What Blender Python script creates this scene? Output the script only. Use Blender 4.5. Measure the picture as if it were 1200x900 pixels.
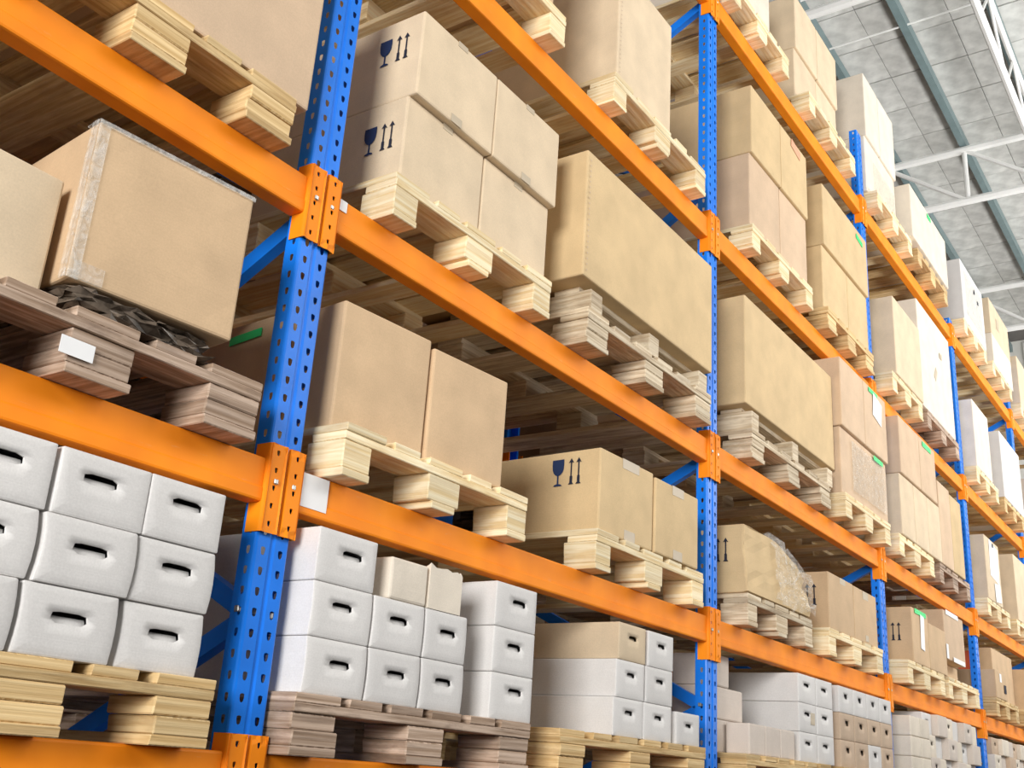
import bpy, bmesh, math, random
from mathutils import Vector, Matrix
random.seed(7)
scene = bpy.context.scene
C = scene.collection
for o in list(bpy.data.objects): bpy.data.objects.remove(o)

# ------------------------------------------------------------------ camera
CAM = Vector((-1.628, -1.774, 0.039)); FPX = 1264.51; PITCH, HEAD, ROLL = 0.348, 0.621, 0.068
fw = Vector((math.cos(HEAD)*math.cos(PITCH), math.sin(HEAD)*math.cos(PITCH), math.sin(PITCH)))
r0 = fw.cross(Vector((0, 0, 1))).normalized(); u0 = r0.cross(fw)
rt = math.cos(ROLL)*r0 + math.sin(ROLL)*u0; up = -math.sin(ROLL)*r0 + math.cos(ROLL)*u0
cd = bpy.data.cameras.new('camera'); cam = bpy.data.objects.new('camera', cd); C.objects.link(cam)
cd.sensor_fit = 'HORIZONTAL'; cd.sensor_width = 36; cd.lens = FPX/1200*36; cd.clip_start = .05; cd.clip_end = 200
M3 = Matrix((rt, up, -fw)).transposed(); cam.matrix_world = Matrix.Translation(CAM) @ M3.to_4x4()
scene.camera = cam

# ------------------------------------------------------------------ light
scene.view_settings.view_transform = 'Standard'; scene.view_settings.look = 'None'
scene.view_settings.gamma = 1; scene.view_settings.use_curve_mapping = False
scene.view_settings.exposure = 0.2
w = bpy.data.worlds.new('world'); scene.world = w; w.use_nodes = True
bgn = w.node_tree.nodes['Background']; bgn.inputs[0].default_value = (1.0, 1.0, 1.0, 1); bgn.inputs[1].default_value = 0.18

def area(name, loc, target, sx, sy, energy, col=(1, .985, .96)):
    l = bpy.data.lights.new(name, 'AREA'); l.shape = 'RECTANGLE'; l.size = sx; l.size_y = sy; l.energy = energy; l.color = col
    o = bpy.data.objects.new(name, l); C.objects.link(o); o.location = loc
    o.rotation_euler = (Vector(target)-Vector(loc)).to_track_quat('-Z', 'Y').to_euler(); return o
for k, x in enumerate((-3, 3, 9, 15)):
    area('high_side_window', (x, -7.0, 5.3), (x+.8, 0, 2.2), 4.8, 2.6, [105, 190, 255, 310][k])
for x in (5.0, 11.0, 17.0):
    area('roof_fill_light', (x, -5.0, .6), (x, -4.2, 8.7), 5.0, 2.2, 330)  # added fill with no real fixture behind it, brightens roof and trusses
area('dock_door_daylight', (-9.0, -3.5, 2.1), (2.2, 0, 1.2), 3.4, 3.2, 1000, (1, .99, .97))

# ------------------------------------------------------------------ materials
def newmat(name):
    m = bpy.data.materials.new(name); m.use_nodes = True
    nt = m.node_tree; return m, nt, nt.nodes, nt.links, nt.nodes['Principled BSDF']
def ramp(N, a, b, p0=0., p1=1.):
    r = N.new('ShaderNodeValToRGB'); r.color_ramp.elements[0].color = (*a, 1); r.color_ramp.elements[1].color = (*b, 1)
    r.color_ramp.elements[0].position = p0; r.color_ramp.elements[1].position = p1; return r
def wood(name, c1, c2, dark, rough=.75, dirt=.35):
    m, nt, N, Lk, P = newmat(name)
    uv = N.new('ShaderNodeUVMap'); oi = N.new('ShaderNodeObjectInfo')
    cmb = N.new('ShaderNodeCombineXYZ'); mul = N.new('ShaderNodeMath'); mul.operation = 'MULTIPLY'; mul.inputs[1].default_value = 37
    Lk.new(oi.outputs['Random'], mul.inputs[0]); 
    for i in range(3): Lk.new(mul.outputs[0], cmb.inputs[i])
    add = N.new('ShaderNodeVectorMath'); add.operation = 'ADD'; Lk.new(uv.outputs[0], add.inputs[0]); Lk.new(cmb.outputs[0], add.inputs[1])
    mp = N.new('ShaderNodeMapping'); mp.inputs['Scale'].default_value = (5, 90, 1); Lk.new(add.outputs[0], mp.inputs[0])
    n1 = N.new('ShaderNodeTexNoise'); n1.inputs['Scale'].default_value = 1; n1.inputs['Detail'].default_value = 5; Lk.new(mp.outputs[0], n1.inputs['Vector'])
    r1 = ramp(N, c1, c2, .38, .62); Lk.new(n1.outputs[0], r1.inputs[0])
    mp2 = N.new('ShaderNodeMapping'); mp2.inputs['Scale'].default_value = (7, 22, 1); Lk.new(add.outputs[0], mp2.inputs[0])
    n2 = N.new('ShaderNodeTexNoise'); n2.inputs['Scale'].default_value = 1; n2.inputs['Detail'].default_value = 8; n2.inputs['Roughness'].default_value = .65; Lk.new(mp2.outputs[0], n2.inputs['Vector'])
    r2 = ramp(N, (0, 0, 0), (1, 1, 1), .5, .78); Lk.new(n2.outputs[0], r2.inputs[0])
    md = N.new('ShaderNodeMath'); md.operation = 'MULTIPLY'; md.inputs[1].default_value = dirt; Lk.new(r2.outputs[0], md.inputs[0])
    mx = N.new('ShaderNodeMix'); mx.data_type = 'RGBA'; Lk.new(md.outputs[0], mx.inputs[0]); Lk.new(r1.outputs[0], mx.inputs[6]); mx.inputs[7].default_value = (*dark, 1)
    hs = N.new('ShaderNodeHueSaturation'); Lk.new(mx.outputs[2], hs.inputs['Color'])
    mr = N.new('ShaderNodeMapRange'); mr.inputs['To Min'].default_value = .82; mr.inputs['To Max'].default_value = 1.12; Lk.new(oi.outputs['Random'], mr.inputs[0]); Lk.new(mr.outputs[0], hs.inputs['Value'])
    Lk.new(hs.outputs[0], P.inputs['Base Color']); P.inputs['Roughness'].default_value = rough
    b = N.new('ShaderNodeBump'); b.inputs['Strength'].default_value = .6; b.inputs['Distance'].default_value = .006; Lk.new(n1.outputs[0], b.inputs['Height']); Lk.new(b.outputs[0], P.inputs['Normal'])
    return m
def card(name, col, var=.06, rough=.8, stripe=.03):
    m, nt, N, Lk, P = newmat(name)
    tc = N.new('ShaderNodeTexCoord'); oi = N.new('ShaderNodeObjectInfo')
    n1 = N.new('ShaderNodeTexNoise'); n1.inputs['Scale'].default_value = 9; n1.inputs['Detail'].default_value = 6; Lk.new(tc.outputs['Object'], n1.inputs['Vector'])
    n2 = N.new('ShaderNodeTexNoise'); n2.inputs['Scale'].default_value = 260; n2.inputs['Detail'].default_value = 3; Lk.new(tc.outputs['Object'], n2.inputs['Vector'])
    lo = tuple(c*(1-var*1.6) for c in col); hi = tuple(min(1, c*(1+var)) for c in col)
    r1 = ramp(N, lo, hi, .3, .7); Lk.new(n1.outputs[0], r1.inputs[0])
    r2 = ramp(N, (.9, .9, .9), (1.06, 1.06, 1.06), .3, .7); Lk.new(n2.outputs[0], r2.inputs[0])
    mx = N.new('ShaderNodeMix'); mx.data_type = 'RGBA'; mx.blend_type = 'MULTIPLY'; mx.inputs[0].default_value = .6; Lk.new(r1.outputs[0], mx.inputs[6]); Lk.new(r2.outputs[0], mx.inputs[7])
    hs = N.new('ShaderNodeHueSaturation'); Lk.new(mx.outputs[2], hs.inputs['Color'])
    mr = N.new('ShaderNodeMapRange'); mr.inputs['To Min'].default_value = .95; mr.inputs['To Max'].default_value = 1.05; Lk.new(oi.outputs['Random'], mr.inputs[0]); Lk.new(mr.outputs[0], hs.inputs['Value'])
    Lk.new(hs.outputs[0], P.inputs['Base Color']); P.inputs['Roughness'].default_value = rough
    mp = N.new('ShaderNodeMapping'); mp.inputs['Scale'].default_value = (1, 1, 170); Lk.new(tc.outputs['Object'], mp.inputs[0])
    n3 = N.new('ShaderNodeTexNoise'); n3.inputs['Scale'].default_value = 1.2; n3.inputs['Detail'].default_value = 2; Lk.new(mp.outputs[0], n3.inputs['Vector'])
    b = N.new('ShaderNodeBump'); b.inputs['Strength'].default_value = .12; b.inputs['Distance'].default_value = .003; Lk.new(n3.outputs[0], b.inputs['Height']); Lk.new(b.outputs[0], P.inputs['Normal'])
    return m
def paint(name, col, worn, rough=.35, amount=.5):
    m, nt, N, Lk, P = newmat(name)
    tc = N.new('ShaderNodeTexCoord'); mp = N.new('ShaderNodeMapping'); mp.inputs['Scale'].default_value = (14, 60, 60); Lk.new(tc.outputs['Object'], mp.inputs[0])
    n1 = N.new('ShaderNodeTexNoise'); n1.inputs['Scale'].default_value = 1; n1.inputs['Detail'].default_value = 8; n1.inputs['Roughness'].default_value = .7; Lk.new(mp.outputs[0], n1.inputs['Vector'])
    r = ramp(N, (0, 0, 0), (1, 1, 1), .62, .8); Lk.new(n1.outputs[0], r.inputs[0])
    md = N.new('ShaderNodeMath'); md.operation = 'MULTIPLY'; md.inputs[1].default_value = amount; Lk.new(r.outputs[0], md.inputs[0])
    n2 = N.new('ShaderNodeTexNoise'); n2.inputs['Scale'].default_value = 6; Lk.new(tc.outputs['Object'], n2.inputs['Vector'])
    r2 = ramp(N, tuple(c*.85 for c in col), tuple(min(1, c*1.12) for c in col), .3, .7); Lk.new(n2.outputs[0], r2.inputs[0])
    mx = N.new('ShaderNodeMix'); mx.data_type = 'RGBA'; Lk.new(md.outputs[0], mx.inputs[0]); Lk.new(r2.outputs[0], mx.inputs[6]); mx.inputs[7].default_value = (*worn, 1)
    Lk.new(mx.outputs[2], P.inputs['Base Color']); P.inputs['Roughness'].default_value = rough; P.inputs['Specular IOR Level'].default_value = .3
    return m
def plain(name, col, rough=.6, metal=0, nscale=8, var=.08):
    m, nt, N, Lk, P = newmat(name)
    tc = N.new('ShaderNodeTexCoord'); n = N.new('ShaderNodeTexNoise'); n.inputs['Scale'].default_value = nscale; n.inputs['Detail'].default_value = 5; Lk.new(tc.outputs['Object'], n.inputs['Vector'])
    r = ramp(N, tuple(c*(1-var) for c in col), tuple(min(1, c*(1+var)) for c in col), .3, .7); Lk.new(n.outputs[0], r.inputs[0]); Lk.new(r.outputs[0], P.inputs['Base Color'])
    P.inputs['Roughness'].default_value = rough; P.inputs['Metallic'].default_value = metal; return m
def film(name, tint=(.95, .95, .93), opac=.35):
    m, nt, N, Lk, P = newmat(name)
    out = N['Material Output']; tr = N.new('ShaderNodeBsdfTransparent'); tr.inputs[0].default_value = (.97, .97, .96, 1)
    P.inputs['Base Color'].default_value = (*tint, 1); P.inputs['Roughness'].default_value = .18
    tc = N.new('ShaderNodeTexCoord'); n = N.new('ShaderNodeTexNoise'); n.inputs['Scale'].default_value = 35; n.inputs['Detail'].default_value = 6; n.inputs['Distortion'].default_value = 1.5; Lk.new(tc.outputs['Object'], n.inputs['Vector'])
    b = N.new('ShaderNodeBump'); b.inputs['Strength'].default_value = .9; b.inputs['Distance'].default_value = .01; Lk.new(n.outputs[0], b.inputs['Height']); Lk.new(b.outputs[0], P.inputs['Normal'])
    r = ramp(N, (opac*.4,)*3, (min(1, opac*1.8),)*3, .35, .7); Lk.new(n.outputs[0], r.inputs[0])
    ms = N.new('ShaderNodeMixShader'); Lk.new(r.outputs[0], ms.inputs[0]); Lk.new(tr.outputs[0], ms.inputs[1]); Lk.new(P.outputs[0], ms.inputs[2]); Lk.new(ms.outputs[0], out.inputs[0])
    return m

MT = dict(
    pine=wood('pine_wood', (.78, .59, .31), (.92, .80, .55), (.45, .26, .10), dirt=.45),
    honey=wood('honey_wood', (.55, .36, .15), (.76, .56, .29), (.28, .15, .06), dirt=.6),
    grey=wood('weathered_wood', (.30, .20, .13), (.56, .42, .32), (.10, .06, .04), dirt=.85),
    pale=wood('worn_pale_wood', (.50, .38, .24), (.74, .63, .46), (.22, .14, .08), dirt=.75),
    kraft=card('kraft_card', (.60, .42, .25)),
    rose=card('rosy_kraft_card', (.62, .45, .30), stripe=0),
    yellow=card('yellow_kraft_card', (.63, .46, .25)),
    light=card('light_kraft_card', (.68, .54, .37)),
    cream=card('cream_card', (.74, .66, .55)),
    white=card('white_card', (.70, .68, .66), var=.04),
    tan=card('tan_box_card', (.56, .42, .30)),
    deep=card('shaded_brown_card', (.26, .16, .09)),  # card darkened so the rear rack's shade sits in the colour
    dust=card('pinkish_white_card', (.64, .56, .49), var=.05),
    blue=paint('blue_paint', (.008, .20, .84), (.02, .05, .2), rough=.33, amount=.35),
    orange=paint('orange_paint', (1.0, .265, .004), (.75, .42, .25), rough=.6, amount=.4),
    ink=plain('black_ink', (.012, .014, .03), .8), navy=plain('navy_ink', (.012, .03, .10), .8),
    tape=plain('grey_tape', (.50, .41, .29), .4), salmon=plain('salmon_print', (.70, .36, .22), .7), green=plain('green_sticker', (.04, .72, .20), .5), red=plain('red_ink', (.65, .12, .05), .7),
    paper=plain('white_paper', (.85, .85, .85), .6), steel=plain('zinc_steel', (.55, .55, .52), .35, .9),
    film=film('stretch_film', opac=.17), clear=film('clear_wrap', opac=.10), dark=plain('dark_plastic', (.13, .10, .075), .25, 0, 40, .6),
    truss=plain('white_truss_paint', (.93, .93, .91), .5, 0, 8, .03), purlin=plain('grey_green_purlin', (.17, .24, .25), .45),
    concrete=plain('concrete_floor', (.035, .034, .033), .6, 0, 3, .12), wall=plain('pale_wall_sheet', (.78, .77, .72), .7, 0, 2, .05),
    roofp=plain('roof_panel_board', (.60, .60, .575), .85, 0, 5, .22), brown=plain('dark_brown_wall', (.12, .09, .07), .8), roof=plain('roof_sheet', (.16, .15, .14), .9), rust=plain('brown_block_end', (.42, .17, .07), .85, 0, 30, .3),
)

# ------------------------------------------------------------------ mesh helpers
def mkobj(name, me, mat, parent=None, loc=(0, 0, 0), rot=None):
    if mat is not None and len(me.materials) == 0: me.materials.append(mat)
    o = bpy.data.objects.new(name, me); C.objects.link(o); o.location = loc
    if rot: o.rotation_euler = rot
    if parent: o.parent = parent
    return o
def empty(name, loc, rz=0):
    o = bpy.data.objects.new(name, None); C.objects.link(o); o.location = loc; o.rotation_euler = (0, 0, rz); o.empty_display_size = .1; return o
def tag(o, label, cat, group=None):
    o['label'] = label; o['category'] = cat
    if group: o['group'] = group
    return o
def struct(o, label=None):
    o['kind'] = 'structure'
    if label: o['label'] = label
    return o
def mesh(name, vs, fs, smooth=False):
    me = bpy.data.meshes.new(name); me.from_pydata([tuple(v) for v in vs], [], fs); me.update()
    if smooth: me.polygons.foreach_set('use_smooth', [True]*len(fs))
    return me
def boxmesh(sx, sy, sz, bev=.003, grain=0, seed=0, base=True, name='box'):
    """chamfered box, origin at bottom centre, grain axis for the uv"""
    rnd = random.Random(seed); bm = bmesh.new(); bmesh.ops.create_cube(bm, size=1)
    j = .0015 if seed else 0
    for v in bm.verts:
        v.co.x = v.co.x*sx + rnd.uniform(-j, j); v.co.y = v.co.y*sy + rnd.uniform(-j, j); v.co.z = v.co.z*sz + (sz/2 if base else 0)
    if bev: bmesh.ops.bevel(bm, geom=list(bm.edges), offset=bev, segments=1, affect='EDGES', profile=.5)
    uvl = bm.loops.layers.uv.new('UVMap'); o = [a for a in range(3) if a != grain]
    for f in bm.faces:
        n = f.normal; big = max(range(3), key=lambda a: abs(n[a]))
        for l in f.loops:
            c = l.vert.co
            if big == grain: l[uvl].uv = (c[o[0]]*.3+7, c[o[1]])
            else:
                k = [a for a in o if a != big]; l[uvl].uv = (c[grain], (c[k[0]] if k else 0) + .31*big)
    bm.normal_update()
    me = bpy.data.meshes.new(name); bm.to_mesh(me); bm.free(); return me
_cache = {}
def cbox(mat, sx, sy, sz, bev=.003, grain=0, seed=0, base=True, name='box'):
    k = (mat, round(sx, 3), round(sy, 3), round(sz, 3), bev, grain, seed, base)
    if k not in _cache:
        me = boxmesh(sx, sy, sz, bev, grain, seed, base, name); me.materials.append(MT[mat]); _cache[k] = me
    return _cache[k]
def part(name, me, parent, loc=(0, 0, 0), rot=None): return mkobj(name, me, None, parent, loc, rot)

def holed_strips(profile, z0, nz, pitch, hw, hh, extra=0):
    """sheet swept along z; profile: list of (x, y, holed) where holed marks the strip to the next point"""
    vs, fs = [], []
    H = nz*pitch
    for (x0, y0, h), (x1, y1, _) in zip(profile[:-1], profile[1:]):
        if not h:
            b = len(vs); vs += [(x0, y0, z0), (x1, y1, z0), (x1, y1, z0+H), (x0, y0, z0+H)]; fs.append((b, b+1, b+2, b+3)); continue
        L = math.hypot(x1-x0, y1-y0); a = min(hw, L*.34)/L/2
        P = lambda t, z: (x0+(x1-x0)*t, y0+(y1-y0)*t, z)
        for i in range(nz):
            za = z0+i*pitch; zb = za+pitch; zm = (za+zb)/2; q = hh/2; b = len(vs)
            vs += [P(0, za), P(.5, za), P(1, za), P(1, zm), P(1, zb), P(.5, zb), P(0, zb), P(0, zm)]
            vs += [P(.5-a*.7, zm-q*.75), P(.5, zm-q), P(.5+a*.7, zm-q*.75), P(.5+a, zm), P(.5+a, zm+q*.8), P(.5, zm+q), P(.5-a, zm+q*.8), P(.5-a, zm)]
            for k in range(8):
                k2 = (k+1) % 8; fs.append((b+k, b+k2, b+8+k2, b+8+k))
    return vs, fs

# ------------------------------------------------------------------ layout constants
BAY = 2.3; PH = .128
Z = dict(C=0., B=.6174, A=1.3323, D=2.3487, E=3.6075)
TOP = {k: v+.05 for k, v in Z.items()}; DK = {k: v+.05+PH for k, v in Z.items()}
bayp = {-1: 'left of the first post', 0: 'between first and second posts', 1: 'between second and third posts', 2: 'between third and fourth posts', 3: 'between fourth and fifth posts', 4: 'beyond the fifth post'}
levp = dict(C='lowest shelf', B='second shelf', A='third shelf', D='fourth shelf', E='top shelf')
def where(b, l): return levp[l]+' '+bayp[b]
FLOOR = -1.55; ROOF = 8.76; WX = 20.2

# ------------------------------------------------------------------ setting
def slab(name, x0, x1, y0, y1, z0, z1, mat):
    return struct(mkobj(name, boxmesh(x1-x0, y1-y0, z1-z0, 0), MT[mat], None, ((x0+x1)/2, (y0+y1)/2, z0)))
slab('floor', -60, WX, -70, 4.2, FLOOR-.2, FLOOR, 'concrete')
slab('shade_wall_back', -7, WX, 2.95, 3.15, FLOOR, ROOF+.3, 'brown')  # added wall, dark, keeps light out of the rack from behind
slab('shade_wall_left', -7.2, -7, -.6, 4.4, FLOOR, ROOF+.3, 'wall')  # added unseen wall, stops light entering the rack's open left end
fwall = slab('wall_far', WX, WX+.2, -14, 4.4, FLOOR, ROOF+.3, 'wall')
ceil = slab('ceiling', -7, WX+.2, -14, 4.4, ROOF+.06, ROOF+.2, 'roof')
# roof boards in view, each a child of the ceiling
PY = [.77+.93*k for k in range(-3, 4)]
ceil_off = Vector(((-7+WX+.2)/2, (-14+4.4)/2, ROOF+.06))
for j, y in enumerate(PY[:-1]):
    x = 6.0
    while x < WX-.6:
        for q in (0, 1):
            if x+q*.15 > WX-.6: continue
            me = cbox('roofp', .735, .458, .03, .003, 0, random.randint(1, 4), name='roof_board')
            p = mkobj('roof_board', me, None, ceil); p.location = Vector((x+.37, y+.2325+.465*q, ROOF+.03+random.uniform(-.004, .004)))-ceil_off
        x += .75
# corrugated sheets of the far wall
for k in range(40):
    y = -14+.46*k
    p = mkobj('wall_rib', cbox('wall', .05, .12, ROOF-FLOOR, .01, 2, name='wall_rib'), None, fwall); p.location = Vector((WX-.02, y+.23, FLOOR))-Vector((WX+.1, -4.8, FLOOR))
# purlins (C-section) on the trusses
def channel(L, wdt, hgt, t=.012):
    pr = [(-wdt/2, hgt/2), (wdt/2, hgt/2), (wdt/2, hgt/2-t), (-wdt/2+t, hgt/2-t), (-wdt/2+t, -hgt/2+t), (wdt/2, -hgt/2+t), (wdt/2, -hgt/2), (-wdt/2, -hgt/2)]
    n = len(pr); vs = [(0, y, z) for y, z in pr]+[(L, y, z) for y, z in pr]
    fs = [(i, (i+1) % n, n+(i+1) % n, n+i) for i in range(n)]
    fs += [(0, 7, 4, 3), (0, 3, 2, 1), (7, 6, 5, 4), (8, 11, 12, 15), (8, 9, 10, 11), (15, 12, 13, 14)]
    return mesh('channel', vs, [tuple(reversed(f)) for f in fs])
pl = channel(WX+1.0, .085, .15); 
for i, y in enumerate([.77+.93*k for k in range(-8, 4)]):
    o = struct(mkobj('trim_%d' % (i+1), pl, MT['purlin'], None, (-1.0, y, ROOF-.085)), 'grey-green steel purlin running along under the roof boards')
# trusses
def tube(name, a, b, r, mat, parent, n=8, off=Vector()):
    a = Vector(a); b = Vector(b); d = b-a; L = d.length; k = ('tube', mat, round(L, 3), r, n)
    if k not in _cache:
        vs = [(r*math.cos(2*math.pi*i/n), r*math.sin(2*math.pi*i/n), z) for z in (0, L) for i in range(n)]
        fs = [(i, (i+1) % n, n+(i+1) % n, n+i) for i in range(n)]+[tuple(reversed(range(n))), tuple(range(n, 2*n))]
        me = mesh(name, vs, fs); me.materials.append(MT[mat]); _cache[k] = me
    o = mkobj(name, _cache[k], None, parent, a-off); o.rotation_euler = d.to_track_quat('Z', 'Y').to_euler(); return o
TT, TB = ROOF-.21, ROOF-1.0
for i, x in enumerate((7.59, 12.26, 16.95)):
    e = empty('roof_truss', (x, -2, TB)); off = Vector((x, -2, TB))
    tag(e, ['white steel roof truss nearest the camera', 'white steel roof truss in the middle, diagonals in clear view', 'white steel roof truss farthest away near the end wall'][i], 'truss', 'roof trusses')
    tube('top_chord', (x, -13, TT), (x, 4.15, TT), .055, 'truss', e, off=off); tube('bottom_chord', (x, -13, TB), (x, 4.15, TB), .055, 'truss', e, off=off)
    ys = [.77+1.06*k for k in range(-8, 4)]
    for k, y in enumerate(ys):
        tube('vertical', (x, y, TB), (x, y, TT), .032, 'truss', e, off=off)
        if k < len(ys)-1: tube('diagonal', (x, y, TB), (x, ys[k+1], TT), .032, 'truss', e, off=off)
e = empty('lattice_girder', (5, -.2, TB)); off = Vector((5, -.2, TB)); tag(e, 'white lattice girder running lengthwise at the top right corner', 'girder')
tube('top_chord', (1, -.2, TT-.06), (11.9, -.2, TT-.06), .035, 'truss', e, off=off); tube('bottom_chord', (1, -.2, TB+.02), (11.9, -.2, TB+.02), .045, 'truss', e, off=off)
for k in range(16):
    x = 1.2+k*.66; tube('lacing', (x, -.2, TB if k % 2 else TT-.06), (x+.66, -.2, TT-.06 if k % 2 else TB), .018, 'truss', e, off=off)
for i, x in enumerate((8.35, 9.35)):
    tag(tube('tie_rod', (x, -4, ROOF-.13), (x, 4.1, ROOF-.13), .012, 'truss', None), ['thin white tie rod under the roof boards, nearer the camera', 'thin white tie rod under the roof boards, farther along'][i], 'rod', 'roof tie rods')

# ------------------------------------------------------------------ upright frames
PW, PD = .098, .048
def post_mesh(z0, z1, holes=True):
    pitch = .044; nz = int(round((z1-z0)/pitch)); h = PW/2; r = .006; D = PD; g = .005
    prof = [(-h+.012, D, 0), (-h, D, 0), (-h, D-.004, 0), (-h, .036, 1), (-h, r, 0), (-h+r*.3, r*.3, 0), (-h+r, 0, 1), (-g*1.6, 0, 0), (-g*.6, .004, 0), (g*.6, .004, 0), (g*1.6, 0, 1), (h-r, 0, 0), (h-r*.3, r*.3, 0), (h, r, 1), (h, .036, 0), (h, D-.004, 0), (h, D, 0), (h-.012, D, 0)]
    if not holes: prof = [(x, y, 0) for x, y, _ in prof]
    vs, fs = holed_strips(prof, z0, nz, pitch, .0135, .019)
    return mesh('post', vs, fs)
def brace(parent, a, b, off, mat='blue', wd=.042):
    a = Vector(a); b = Vector(b); d = b-a; L = d.length
    me = channel(L, .03, wd, .004); me.materials.append(MT[mat])
    o = mkobj('brace', me, None, parent, a-off); ex = d.normalized(); ey = Vector((1, 0, 0)); ez = ex.cross(ey)
    o.rotation_euler = Matrix((ex, ey, ez)).transposed().to_euler(); return o
ords = {-1: 'leftmost hidden', 0: 'first', 1: 'second', 2: 'third', 3: 'fourth', 4: 'fifth', 5: 'sixth'}
FD = 1.05
ptops = {-1: 4.2, 0: 4.2, 1: 4.2, 2: 4.16, 3: 3.72, 4: 4.2, 5: 4.2}
def frame(k, y, depth, rear=False):
    x = k*BAY; e = empty('rack_upright', (x, y, FLOOR)); off = Vector((x, y, FLOOR)); zt = ptops[k]
    base = FLOOR+.012
    zf = base+round((zt-base)/.044)*.044
    for yy, fl in ((0, 0), (depth, 1)):
        k2 = ('post', zf, rear or fl)
        if k2 not in _cache: me = post_mesh(base, zf, holes=not (rear or fl)); me.materials.append(MT['blue']); _cache[k2] = me
        p = mkobj('post', _cache[k2], None, e, (0, yy, -FLOOR)); 
        if fl: p.rotation_euler = (0, 0, math.pi)
        part('base_plate', cbox('steel', .14, .14, .012, .002), e, (0, yy+(.02 if not fl else -.02), 0))
    f, b = PD*.6, depth-PD*.6; nodes = [-1.45, -.65, .33, 1.31, 2.58, 3.6]; tb = cbox('steel', .104, .014, .014, .002)
    for za, zb in zip(nodes[:-1], nodes[1:]):
        zm = (za+zb)/2
        brace(e, (x, y+f, za), (x, y+b, zm), off); brace(e, (x, y+b, zm), (x, y+f, zb), off)
        part('bolt', tb, e, Vector((x, y+f, za))-off); part('bolt', tb, e, Vector((x, y+b, zm-.007))-off)
    if rear: tag(e, 'shadowed blue upright frame of the rear rack behind the %s post' % ords[k], 'rack frame', 'rear rack frames')
    else: tag(e, 'perforated blue steel rack upright, %s post counted from the left' % ords[k], 'rack frame', 'rack upright frames')
    return e
for k in range(-1, 6): frame(k, .006, FD)
for k in range(0, 4): frame(k, 1.36, FD, True)

# ------------------------------------------------------------------ beams with hooked connectors
def beam_mesh(L):
    h, d, r = .05, .05, .006
    pr = [(r*.3, -h+r*.3), (0, -h+r), (0, -h+.030), (.003, -h+.034), (.003, h-r), (r*.3+.003, h-r*.3), (r+.003, h), (d-r, h), (d, h-r), (d, -h+r), (d-r, -h), (r, -h)]
    n = len(pr); vs = [(-L/2, y, z) for y, z in pr]+[(L/2, y, z) for y, z in pr]
    fs = [(i, n+i, n+(i+1) % n, (i+1) % n) for i in range(n)]+[tuple(range(n)), tuple(reversed(range(n, 2*n)))]
    return mesh('beam', vs, fs)
def conn_mesh(side, zlo, zhi):
    """L-shaped end bracket; side=+1: at the beam's right end, wraps onto the left half of the post front"""
    n = 5; p = (zhi-zlo)/n; s = side; wf = PW/2-.008
    # local x=0 is the post flank, +s points onto the post
    prof = [(-.004*s, .046, 0), (-.004*s, .006, 0), (-.003*s, .001, 0), (0, -.001, 1), (wf*s, -.001, 0), (wf*s, .004, 0)]
    vs, fs = holed_strips(prof, zlo, n, p, .010, .013)
    me = mesh('connector', vs, fs); bm = bmesh.new(); bm.from_mesh(me); bmesh.ops.remove_doubles(bm, verts=bm.verts, dist=1e-5)
    bmesh.ops.solidify(bm, geom=list(bm.faces), thickness=.0035 * (1)); bm.normal_update(); bm.to_mesh(me); bm.free(); return me
BL = BAY-PW-.010
bmesh_beam = beam_mesh(BL); bmesh_beam.materials.append(MT['orange'])
CN = {}
for s in (1, -1):
    CN[s] = conn_mesh(s, -.115, .085); CN[s].materials.append(MT['orange'])
def beam(b, l, y, rear=0, stk=0):
    xc = (b+.5)*BAY; e = empty('rack_beam', (xc, y, Z[l]-.05))
    part('beam', bmesh_beam, e, (0, .004, .05))
    if not rear:
        for s in (1, -1):
            part('connector', CN[s], e, (s*(BAY/2-PW/2), -.003, .05))
            part('lock_pin', cbox('steel', .012, .006, .012, .002), e, (s*(BAY/2-PW/2+.022), -.006, .044))
    else:
        for s in (1, -1): part('connector', cbox('orange', .006, .07, .2, .001), e, (s*(BAY/2-PW/2-.004), .02, -.04))
    if stk and l == 'B': part('sticker', cbox('paper', .085, .0012, .078, 0), e, (-BL/2+.05, .003, .018))
    if stk and l == 'A': part('sticker', cbox('paper', .03, .0012, .03, 0), e, (-BL/2+.02, .005, .066))
    lab = ['orange front beam carrying the %s' % where(b, l), 'orange back beam under the rear edge of %s' % where(b, l), 'shadowed orange beam of the rear rack behind %s' % where(b, l)][rear]
    tag(e, lab, 'beam', ['front beams', 'back beams', 'rear rack beams'][rear]); return e
for b in range(-1, 5):
    for l in Z:
        beam(b, l, 0, 0, b == 0 and l in 'AB'); beam(b, l, 1.0, 1)
        if b < 3 and l != 'E': beam(b, l, 1.365, 2)

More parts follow.
